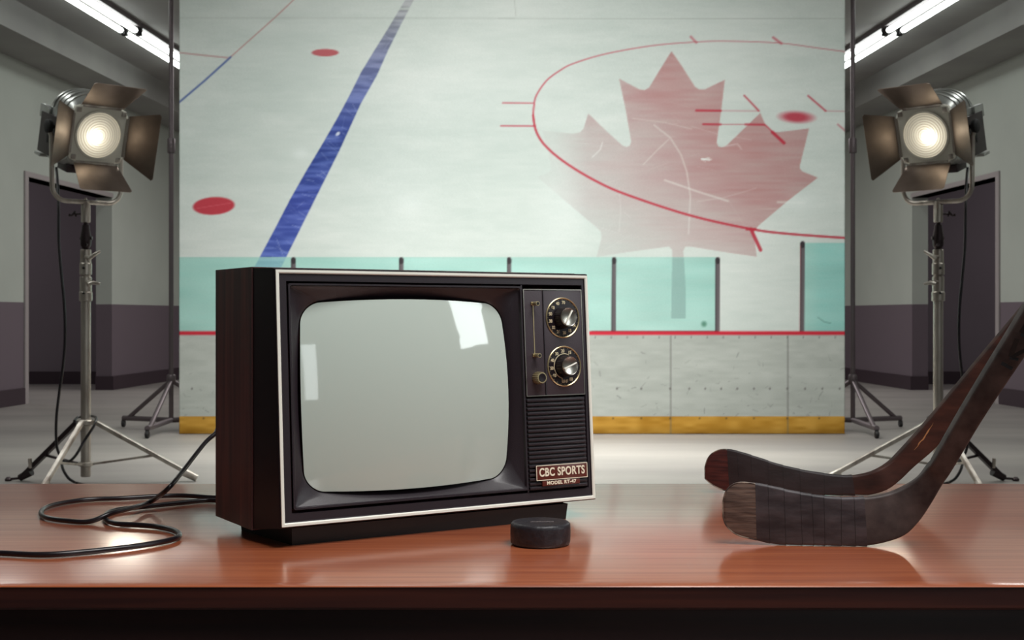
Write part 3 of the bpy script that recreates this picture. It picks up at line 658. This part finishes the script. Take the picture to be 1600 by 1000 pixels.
def tv():
    root = empty('television', (TVX, TVY, TT), 'old portable television with walnut sides and white-edged black front on the table', 'television', rot=(0, 0, YAW))
    def T(): q = MB(); q.M = TM; return q
    def Fm(): q = MB(); q.M = FM; return q
    def rect(x0, x1, y0, y1, za, zb, zoff=0): return [(x0, y0, za), (x1, y0, za), (x1, y1, zb), (x0, y1, zb)]
    # wooden shell
    def shell(y, i=0): return [(-EE+i, y, ZB-EE+i), (TW+EE-i, y, ZB-EE+i), (TW+EE-i, y, ZT+ET-i), (-EE+i, y, ZT+ET-i)]
    cab = T().rings([shell(DS+.001), shell(DS+.004), shell(DB-.002), shell(DB, .002)]).build('cabinet', M['tvwood'], root, 25)
    q = T(); q.rings([[(.05+a, y, .05+b), (TW-.05-a, y, .05+b), (TW-.05-a, y, ZT-.05-b*2), (.05+a, y, ZT-.05-b*2)] for y, a, b in ((DB-.01, 0, 0), (DB+.04, .015, .01), (DB+.10, .09, .05))])
    q.build('back_cover', M['black'], root, 25)
    # tapering black front section
    def fr(y_, i, zl=0):   # ring near the leaning face
        return [(i, 0+y_, ZB+i), (TW-i, 0+y_, ZB+i), (TW-i, TILT+y_, ZT-i), (i, TILT+y_, ZT-i)]
    e2 = EE-.0015; q = T(); q.rings([[(-e2, DS+.002, ZB-e2), (TW+e2, DS+.002, ZB-e2), (TW+e2, DS+.002, ZT+ET-.001), (-e2, DS+.002, ZT+ET-.001)],
                      [(-e2+.001, DS-.004, ZB-e2+.001), (TW+e2-.001, DS-.004, ZB-e2+.001), (TW+e2-.001, DS-.004, ZT+ET-.0015), (-e2+.001, DS-.004, ZT+ET-.0015)],
                      fr(.006, -.001), fr(.0015, .0), fr(0, .0012)], cap=(True, False)).build('bezel', M['plastic_gloss'], root, 20)
    # face plate with hole for the picture tube (face frame)
    b = .0012; tx0, tx1, tz0, tz1 = .0178, .3625, .021, .3030
    def ring(x0, x1, z0, z1, y, r=.0008, bow=0): return [(x, y, z) for x, z in outline(x0, x1, z0, z1, r, bow)]
    q = Fm(); q.rings([ring(.0060, TW-.0060, .0060, FH-.0060, -.0002), ring(.0072, TW-.0072, .0072, FH-.0072, .0014), ring(tx0-.002, .4655, tz0-.0042, tz1+.003, .0014), ring(tx0-.001, .4645, tz0-.0032, tz1+.002, .0040)], cap=(False, False)); q.box(tx1-.0005, .3645, .0014, .006, tz0-.0032, tz1+.002)
    face = q.build('front_panel', M['plastic'], root, 25)
    # white edge line
    q = Fm(); q.rings([ring(.0012, TW-.0012, .0012, FH-.0012, .0006), ring(.0016, TW-.0016, .0016, FH-.0016, -.0012), ring(.0046, TW-.0046, .0046, FH-.0046, -.0012), ring(.0060, TW-.0060, .0060, FH-.0060, -.0002)], cap=(False, False))
    q.build('white_edge_trim', M['white_trim'], root, 25)['label'] = 'thin white border line'
    # recessed mask round the tube
    sx0, sx1, sz0, sz1 = .0405, .3375, .0405, .2795
    q = Fm(); q.rings([ring(tx0, tx1, tz0, tz1, .0045, .003), ring(tx0, tx1, tz0, tz1, -.0005, .003), ring(tx0+.0022, tx1-.0022, tz0+.0022, tz1-.0022, -.0005, .003), ring(tx0+.0035, tx1-.0035, tz0+.0035, tz1-.0035, .0035, .004, .0005),
                       ring(tx0+.010, tx1-.013, tz0+.010, tz1-.010, .0085, .014, .003), ring(sx0-.004, sx1+.004, sz0-.004, sz1+.004, .0125, .026, .006), ring(sx0-.0005, sx1+.0005, sz0-.0005, sz1+.0005, .0165, .027, .006), ring(sx0-.0005, sx1+.0005, sz0-.0005, sz1+.0005, .030, .027, .006)], cap=(False, False))
    q.build('screen_surround', M['plastic'], root, 25)
    # tube: concentric domed rings
    rs = []; cx, cz = (sx0+sx1)/2, (sz0+sz1)/2
    o = outline(sx0+.0012, sx1-.0012, sz0+.0012, sz1-.0012, .025, .006)
    for k in range(0, 25):
        s_ = 1-k/24*.995
        rs.append([(cx+(x-cx)*s_, .024-.0285*(1-(((x-cx)*s_/.175)**2+((z-cz)*s_/.175)**2)*.72)+.0, cz+(z-cz)*s_) for x, z in o])
    scr = Fm().rings(rs, cap=(False, True)).build('screen', M['screen'], root, 60)
    # control panel
    px0, px1, pz0, pz1 = .3640, .4620, .1500, .2990
    q = Fm(); q.box(px0, px1, -.0015, .004, pz0, pz1, .0006); cp = q.build('control_panel', M['panel'], root)
    q = Fm(); q.rings([ring(px0-.0004, px1+.0004, pz0-.0004, pz1+.0004, .0), ring(px0-.0004, px1+.0004, pz0-.0004, pz1+.0004, -.0022), ring(px0+.0008, px1-.0008, pz0+.0008, pz1-.0008, -.0022), ring(px0+.0008, px1-.0008, pz0+.0008, pz1-.0008, -.001)], cap=(False, False))
    q.build('panel_outline', M['silver'], cp, 25)
    q = Fm(); q.box(px0+.003, .3955, -.0008, .0, pz0+.003, pz1-.003); q.box(.3955, .3970, -.0030, -.001, pz0+.001, pz1-.001); q.build('slider_strip', M['plastic'], cp)
    # slider track, two sliders, scale marks
    q = Fm(); q.box(.3787, .3800, -.0022, -.001, .2068, .2790); q.build('slider_track', M['brass'], cp)
    for z in (.2790, .2068):
        q = Fm(); q.rings([[(.3792+x, y, z+zz_) for x, zz_ in ((-.0035, -.0022), (.0035, -.0022), (.0035, .0022), (-.0035, .0022))] for y, in ((-.001,), (-.0035,))])
        q.tube([(.3792, -.002, z), (.3798, -.0130, z-.0008)], [.0024, .0031], 14); q.rings([[(.3799+.0040*math.cos(t)*.8, yy, z-.0008+.0031*math.sin(t)) for t in [2*math.pi*k/16 for k in range(16)]] for yy in (-.0128, -.0138)])
        sl = q.build('slider', M['brass'], cp, 40)
        q = Fm(); q.lathe([(.0021, 0), (.0021, .0006)], (.3799, -.0138, z-.0008), (0, -1, 0), 14); q.build('slider_cap', M['black'], sl)
    q = Fm()
    for z, a_, b_ in ((.2535, 'TO', 'L.R'), (.2400, 'LIP', 'VL'), (.2275, '10', '12')):
        add_text(q, a_, .3735, z, .0036, -.0011, .0001); add_text(q, b_, .3855, z, .0036, -.0011, .0001)
    add_text(q, '-', .3855, .2160, .005, -.0011, .0002)
    q.build('scale_marks', M['ink'], cp, 0)
    # small ridged knob
    def ridged(r0, r1, h, n=40, amp=.04):
        out = []
        for r, y in ((r0, 0), (r1, h*.9), (r1*.94, h)):
            out.append([(r*(1+(amp if i % 2 else -amp))*math.cos(2*math.pi*i/n), -y, r*(1+(amp if i % 2 else -amp))*math.sin(2*math.pi*i/n)) for i in range(n)])
        return out
    q = Fm(); q.M = FM @ Matrix.Translation((.3825, -.001, .1752)); q.rings(ridged(.0085, .0078, .0135, 36, .05)); kn = q.build('volume_knob', M['brass'], cp, 20)
    q = Fm(); q.M = FM @ Matrix.Translation((.3825, -.0145, .1752)); q.lathe([(.0060, 0), (.0056, .0007), (.001, .0004)], (0, 0, 0), (0, -1, 0), 24); q.build('knob_cap', M['plastic_gloss'], kn)
    q = Fm(); add_text(q, 'VOL', .3795, .1893, .0030, -.0011, .0001); q.build('knob_mark', M['ink'], kn, 0)
    # two channel dials
    for (dx, dz, ang, kind) in ((.4287, .2590, 58, 0), (.4283, .1905, 22, 1)):
        rr_ = .0287
        q = Fm(); q.lathe([(rr_, -.001), (rr_, .0025), (rr_-.0009, .0032), (rr_-.0020, .0025), (rr_-.0020, -.0005)], (dx, 0, dz), (0, -1, 0), 64); dial = q.build('channel_dial', M['brass'], cp, 40)
        q = Fm(); q.lathe([(rr_-.0019, .0005), (rr_-.002, .0016), (.001, .0022)], (dx, 0, dz), (0, -1, 0), 64); q.build('dial_plate', M['plastic_gloss'], dial, 40)
        q = Fm()
        if kind == 0: nums = [(a, t) for a, t in zip(range(85, 85+12*27, 27), ('70', '40', '60', '50', '38', '32', '26', '20', '15', '14', '9', '.'))]
        else: nums = [(95, '20'), (125, '30'), (157, '40'), (187, '50'), (217, '60'), (63, '15'), (270, 'UHF'), (300, '80')]
        for a_, t_ in nums:
            a2 = R(a_); add_text(q, t_, dx+.0215*math.cos(a2), dz+.0215*math.sin(a2), .0062, -.0022, .0002, .9)
        for k in range(0, 24):
            a2 = 2*math.pi*k/24; x = dx+.0255*math.cos(a2); z = dz+.0255*math.sin(a2); q.box(x-.0003, x+.0003, -.0024, -.0018, z-.0003, z+.0003)
        if kind == 1:
            arc = [(dx+.0175*math.cos(R(t)), -.0024, dz+.0175*math.sin(R(t))) for t in range(62, 262, 8)]+[(dx-.0035, -.0024, dz-.0235)]; q.tube(arc, .0006, 6)
        q.build('dial_numbers', M['ink'], dial, 0)
        q = Fm(); q.M = FM @ Matrix.Translation((dx, -.0012, dz)); q.rings([[(r*(1+(.015 if i % 2 else -.015))*math.cos(2*math.pi*i/72), -y, r*(1+(.015 if i % 2 else -.015))*math.sin(2*math.pi*i/72)) for i in range(72)] for r, y in ((.0150, 0), (.0150, .004), (.0125, .0155))]); kb = q.build('channel_knob', M['plastic_gloss'], dial, 12)
        q = Fm(); q.M = FM @ Matrix.Translation((dx, -.0167, dz)); q.lathe([(.0125, -.0008), (.0127, .0005), (.0120, .0010), (.0114, .0006), (.001, .0003)], (0, 0, 0), (0, -1, 0), 48); q.build('knob_face', M['rubber'], kb, 30)
        q = Fm(); q.M = FM @ Matrix.Translation((dx, -.0167, dz)); q.lathe([(.0127, -.0012), (.0131, .0004), (.0127, .0012), (.0120, .0008)], (0, 0, 0), (0, -1, 0), 48); q.build('knob_ring', M['silver'], kb, 30)
        q = Fm(); q.M = FM @ Matrix.Translation((dx, -.0175, dz)) @ Matrix.Rotation(-R(ang), 4, 'Y'); q.box(-.0112, .0112, -.0014, .0005, -.0009, .0009, .0003); q.build('pointer', M['white_trim'], kb)
    # speaker grille: ribs are one patterned part
    gx0, gx1, gz0, gz1 = .3625, .4620, .0200, .1470
    q = Fm(); q.box(gx0, gx1, .0010, .004, gz0, gz1); N = 21
    for k in range(N):
        z = gz0+(gz1-gz0)*(k+.5)/N; q.box(gx0+.0015, gx1-.0015, -.0028, .0012, z-.0019, z+.0019, .0007)
    q.build('speaker_grille', M['plastic'], root, 30)
    q = Fm(); q.box(.3735, .4585, -.0050, -.002, .0335, .0535, .0004); pl = q.build('name_plate', M['plate'], root); pl['label'] = 'brown plate with white lettering and light border'
    q = Fm(); q.rings([ring(.3730, .4590, .0330, .0540, -.0045), ring(.3730, .4590, .0330, .0540, -.0056), ring(.3739, .4581, .0339, .0531, -.0056), ring(.3739, .4581, .0339, .0531, -.0045)], cap=(False, False)); q.build('plate_border', M['plate_text'], pl, 20)
    q = Fm(); add_text(q, 'CBC SPORTS', .4160, .0437, .0158, -.0052, .00042, .80, 0, 1.08); q.build('plate_lettering', M['plate_text'], pl, 0)
    q = Fm(); q.box(.3830, .4460, -.0048, -.002, .0250, .0322, .0004); pl = q.build('model_plate', M['plate'], root); pl['label'] = 'smaller brown plate with model lettering'
    q = Fm(); add_text(q, 'MODEL RT-47', .4145, .0288, .0066, -.0050, .00022, 1.12, 0, 1.1); q.build('plate_lettering', M['plate_text'], pl, 0)
    # plinth
    q = T(); q.rings([[(.024, .022, 0), (.432, .012, 0), (.432, .165, 0), (.010, .165, 0)], [(.022, .018, ZB-.004), (.434, .010, ZB-.004), (.434, .167, ZB-.004), (.008, .167, ZB-.004)]]); q.build('base', M['black'], root, 20)
    # mains cord
    def tb(u, v):
        Y = (EYE-TT-.0044)*FPX/(v-HY); return Vector(((u-800)*Y/FPX, Y, TT+.0046))
    back = TM @ Vector((.10, DB+.05, .10))
    cs = [back, back+Vector((-.02, .05, -.005)), P(352, 664, 2.02), P(336, 678, 2.0), P(322, 690, 1.98), P(305, 711, 1.94), P(285, 737, 1.88), P(262, 764, 1.82)]
    q1 = tb(228, 793); cs += [Vector((q1.x+.006, q1.y-.0, TT+.0125)), Vector(tb(205, 804))+Vector((0, 0, .009)), Vector(tb(175, 812))+Vector((0, 0, .009)), tb(140, 815), tb(105, 814), tb(73, 809), tb(64, 802), tb(72, 793), tb(100, 785.5), tb(140, 780.5), tb(192, 778.5), tb(245, 775.5), tb(285, 774.5), tb(330, 777.5), tb(352, 779),
           tb(348, 782.5), tb(322, 782), tb(280, 786), tb(228, 791.5), tb(182, 797), tb(166, 804), tb(166, 813), tb(184, 818.5), tb(215, 820.5), tb(245, 823), tb(272, 829), tb(280, 837), tb(262, 845), tb(210, 854), tb(140, 862), tb(70, 867), tb(0, 864.5), tb(-70, 861), tb(-160, 862)]
    cord = MB().tube(catmull(cs, 7), .0035, 12).build('power_cord', M['cord'], root, 60); cord['label'] = 'black mains cord looping across the table'
    return root
tv()

# ------------------------------------------------------------------ puck
def puck():
    c = Vector(((844.5-800)*1.612/FPX, 1.612, TT)); r = .0378; h = .0285
    prof = [(r-.005, 0), (r-.0022, .0005), (r-.0005, .0025), (r, .006), (r+.0002, h/2), (r, h-.006), (r-.0005, h-.0025), (r-.0025, h-.0004), (r-.006, h), (r-.008, h-.0002), (.001, h-.0003)]
    mb = MB().lathe(prof, c, n=96)
    o = mb.build('hockey_puck', M['puck'], None, 60); tag(o, 'black rubber hockey puck on the table in front of the television', 'puck')
    q = MB(); rnd = random.Random(4)
    for k in range(26):   # worn raised print on the top
        x = -.012+k*.0011; z0 = h-.0004; q.box(c.x+x, c.x+x+.0005, c.y-.004+rnd.random()*.002, c.y-.0005+rnd.random()*.002, TT+z0, TT+h+.0001)
    q.build('worn_print', mat('worn_grey_print', srgb(150, 140, 140), .6), o, 0)
puck()

# ------------------------------------------------------------------ hockey sticks
def stick_wood(name, c1, c2, sc):
    m = mat(name, c1, .55, col2=c2, scale=sc, bump=.35, detail=10, lo=.3, hi=.72, rvar=.08, spec=.35)
    return m
M['stick_dark'] = stick_wood('weathered_dark_wood', srgb(80, 70, 68), srgb(36, 30, 32), (40, 40, 40))
M['stick_brown'] = stick_wood('worn_brown_wood', srgb(70, 40, 32), srgb(28, 14, 13), (18, 18, 60))
M['stick_tip'] = stick_wood('bare_grey_blade_wood', srgb(124, 106, 96), srgb(60, 48, 45), (30, 30, 260))
M['stick_tip_red'] = stick_wood('bare_red_blade_wood', srgb(86, 42, 38), srgb(46, 20, 22), (30, 30, 220))
M['tape'] = mat('black_cloth_tape', srgb(38, 33, 38), .55, col2=srgb(72, 66, 70), scale=(22, 22, 60), bump=.6, detail=8)
M['tape_dark'] = mat('dark_cloth_tape', srgb(26, 18, 21), .6, col2=srgb(40, 32, 35), scale=(22, 22, 60), bump=.6, detail=8)
M['scuff'] = mat('pale_wood_scuff', srgb(176, 128, 84), .6)
M['edge_wear'] = mat('worn_pale_edge', srgb(150, 138, 124), .5, col2=srgb(60, 50, 47), scale=(70, 70, 70), lo=.42, hi=.56)
def stick(name_label, pairs, Ys, thick, mats, tape_rng, tape='tape'):
    """pairs of (upper edge, lower edge) along blade and shaft, with depth and thickness at each"""
    a = [P(p[0][0], p[0][1], y) for p, y in zip(pairs, Ys)]; b = [P(p[1][0], p[1][1], y) for p, y in zip(pairs, Ys)]
    n_st = len(a); A_ = catmull(a, 6); B_ = catmull(b, 6); T_ = catmull([(t, 0, 0) for t in thick], 6)
    # run the shaft on to its full length, beyond the frame
    d = (A_[-1]-A_[-7]).normalized(); d2 = (B_[-1]-B_[-7]).normalized(); d = ((d+d2)/2).normalized()
    for k in range(1, 4):
        A_.append(A_[-1]+d*.25); B_.append(B_[-1]+d*.25); T_.append(T_[-1])
    for p in B_: 
        if p.z < TT+.0016: p.z = TT+.0016
    def section(i, grow=0):
        p, q = A_[i], B_[i]; j0 = max(i-1, 0); j1 = min(i+1, len(A_)-1)
        t = ((A_[j1]+B_[j1])-(A_[j0]+B_[j0])).normalized(); e = (p-q); hgt = e.length; e.normalize(); nrm = t.cross(e).normalized()
        if nrm.y > 0: nrm = -nrm                      # towards the viewer
        th = T_[i].x; c = (p+q)/2+(-nrm)*th/2; hh = hgt/2+grow; tt = th/2+grow; r = min(tt*.75, hh*.5, .0035)
        out = []
        for sx, sz, a0 in ((1, 1, 0), (-1, 1, 90), (-1, -1, 180), (1, -1, 270)):
            for k in range(5):
                an = R(a0+90*k/4); out.append(c+nrm*(sx*(tt-r)+r*math.cos(an))+e*(sz*(hh-r)+r*math.sin(an)))
        return out
    root = empty('hockey_stick', (a[6].x, a[6].y+.005, TT), name_label, 'hockey stick')
    heel = (n_st-6)*6
    mb = MB(); mb.rings([section(i) for i in range(0, heel+1)]); blade = mb.build('blade', mats[0], root, 50)
    mb = MB(); mb.rings([section(i) for i in range(heel, len(A_))]); sh = mb.build('shaft', mats[1], root, 50)
    mb = MB(); mb.rings([section(i, .0004) for i in range(1, tape_rng[0]+1)]); mb.build('blade_tip', mats[2], blade, 50)
    # tape: turns butted together with dark seams
    def secf(t, grow):
        i = min(int(t), len(A_)-2); f = t-i; s0, s1 = section(i, grow), section(i+1, grow)
        return [p.lerp(q, f) for p, q in zip(s0, s1)]
    t0, t1 = tape_rng; mb = MB(); rnd = random.Random(11); cuts = [t0]
    while cuts[-1] < t1-3: cuts.append(cuts[-1]+rnd.choice((2.6, 3.2, 3.8, 4.4)))
    cuts.append(t1)
    for k in range(len(cuts)-1):
        n_ = 5; mb.mi = 0
        mb.rings([secf(cuts[k]+(cuts[k+1]-cuts[k])*j/n_, .0006+.0005*j/n_) for j in range(n_+1)])
        if 0 < k:
            mb.mi = 1; mb.rings([secf(cuts[k]+e, .00125) for e in (-.055, .055)])
    mb.mi = 0
    mb.build('blade_tape', [M[tape], M['black']], blade, 40)
    # pale worn rim around the bare tip
    up = [section(i, .0006)[2] for i in range(t0, 0, -1)]; lo_ = [section(i, .0006)[17] for i in range(1, t0+1)]
    MB().tube(up+lo_, .0009, 6).build('worn_rim', M['edge_wear'], blade, 40)
    return root, sh, section, blade
fp = [((1129, 788), (1129, 806)), ((1133, 770), (1134, 820)), ((1142, 759), (1144, 831)), ((1155, 754), (1157, 838)), ((1176, 755), (1178, 843)), ((1203, 760), (1206, 849)), ((1238, 768), (1241, 853)), ((1272, 774), (1275, 855)),
      ((1308, 778), (1308, 856)), ((1345, 778), (1349, 854)), ((1374, 775), (1384, 848)), ((1399, 768), (1414, 837)), ((1421, 757), (1435, 817)), ((1437, 745), (1455, 788)), ((1449, 732), (1473, 758)), ((1461, 718), (1489, 735)), ((1514, 627), (1545, 643)), ((1604, 479), (1642, 500))]
fY = [1.612, 1.611, 1.610, 1.608, 1.605, 1.602, 1.599, 1.596, 1.593, 1.591, 1.59, 1.59, 1.588, 1.583, 1.577, 1.568, 1.535, 1.48]
ft = [.005, .006, .0065, .007, .007, .0075, .008, .0085, .009, .010, .012, .0145, .017, .019, .020, .020, .020, .020]
r1, sh1, sec1, bl1 = stick('dark weathered hockey stick in front, blade wrapped in black tape, shaft rising out of frame', fp, fY, ft, (M['stick_dark'], M['stick_dark'], M['stick_tip']), (25, 55))
bp = [((1101, 731), (1101, 747)), ((1106, 716), (1108, 754)), ((1116, 706), (1119, 761)), ((1130, 702), (1134, 767)), ((1150, 705), (1154, 771)), ((1180, 714), (1184, 773.5)), ((1220, 727), (1222, 775)), ((1270, 738), (1271, 776)), ((1320, 744), (1323, 776)),
      ((1350, 741), (1358, 774)), ((1370, 735), (1386, 766)), ((1388, 725), (1408, 750)), ((1403, 712), (1429, 730)), ((1436, 676), (1464, 699)), ((1470, 636), (1496, 658)), ((1504, 595), (1529, 616)), ((1560, 528), (1584, 548)), ((1604, 475), (1627, 495))]
bY = [2.075, 2.073, 2.07, 2.066, 2.06, 2.053, 2.047, 2.043, 2.04, 2.035, 2.03, 2.03, 2.028, 2.02, 2.01, 2.0, 1.985, 1.97]
bt = [.005, .006, .0065, .007, .0075, .008, .009, .011, .013, .015, .017, .019, .020, .021, .021, .021, .021, .021]
r2, sh2, sec2, bl2 = stick('reddish-brown hockey stick lying behind the darker one, shaft with a pale scratch', bp, bY, bt, (M['stick_brown'], M['stick_brown'], M['stick_tip_red']), (20, 50), 'tape_dark')
def scuff(sec, i0, i1, parent, a, b):
    """thin chip of bare wood on the near face between sections"""
    top = []; bot = []; rnd = random.Random(3)
    n = 12; off = .0003
    vs = []
    for k in range(n+1):
        t = i0+(i1-i0)*k/n; i = int(t); f = t-i; s0 = sec(i); s1 = sec(i+1)
        p0 = s0[0].lerp(s1[0], f); q0 = s0[19].lerp(s1[19], f)
        v = (a+(b-a)*k/n)+rnd.uniform(-.03, .03); wdt = .045*math.sin(math.pi*min(max(k/n, .04), .96))*rnd.uniform(.5, 1.2)
        vs += [p0.lerp(q0, v-wdt)+Vector((0, -off, 0)), p0.lerp(q0, v+wdt)+Vector((0, -off, 0))]
    mb = MB(); mb.add(vs, [(2*k, 2*k+1, 2*k+3, 2*k+2) for k in range(n)]); mb.build('scratch', M['scuff'], parent, 0)
scuff(sec2, 75, 81, sh2, .35, .12)
def marks(sec, strokes, parent):
    """faded dark painted letters on the near face of the shaft"""
    mb = MB()
    def pt(t, v):
        i = int(t); f = t-i; s0 = sec(i); s1 = sec(i+1)
        return s0[0].lerp(s1[0], f).lerp(s0[19].lerp(s1[19], f), v)
    for (t0, v0), (t1, v1), wd in strokes:
        p, q = pt(t0, v0), pt(t1, v1); d = (q-p).normalized(); sd = d.cross(Vector((0, 1, 0))).normalized()*wd/2; o = Vector((0, -.00035, 0))
        mb.add([p+sd+o, p-sd+o, q-sd+o, q+sd+o], [(0, 1, 2, 3)])
    mb.build('painted_lettering', M['black'], parent, 0)
marks(sec1, [((98.6, .25), (98.6, .92), .007), ((99.1, .9), (99.0, .45), .006), ((99.0, .5), (99.7, .95), .006), ((99.0, .5), (99.9, .3), .006), ((100.3, .3), (100.3, .9), .007), ((100.3, .3), (101.2, .3), .006), ((100.3, .9), (101.2, .9), .006), ((101.2, .3), (101.2, .9), .007)], sh1)
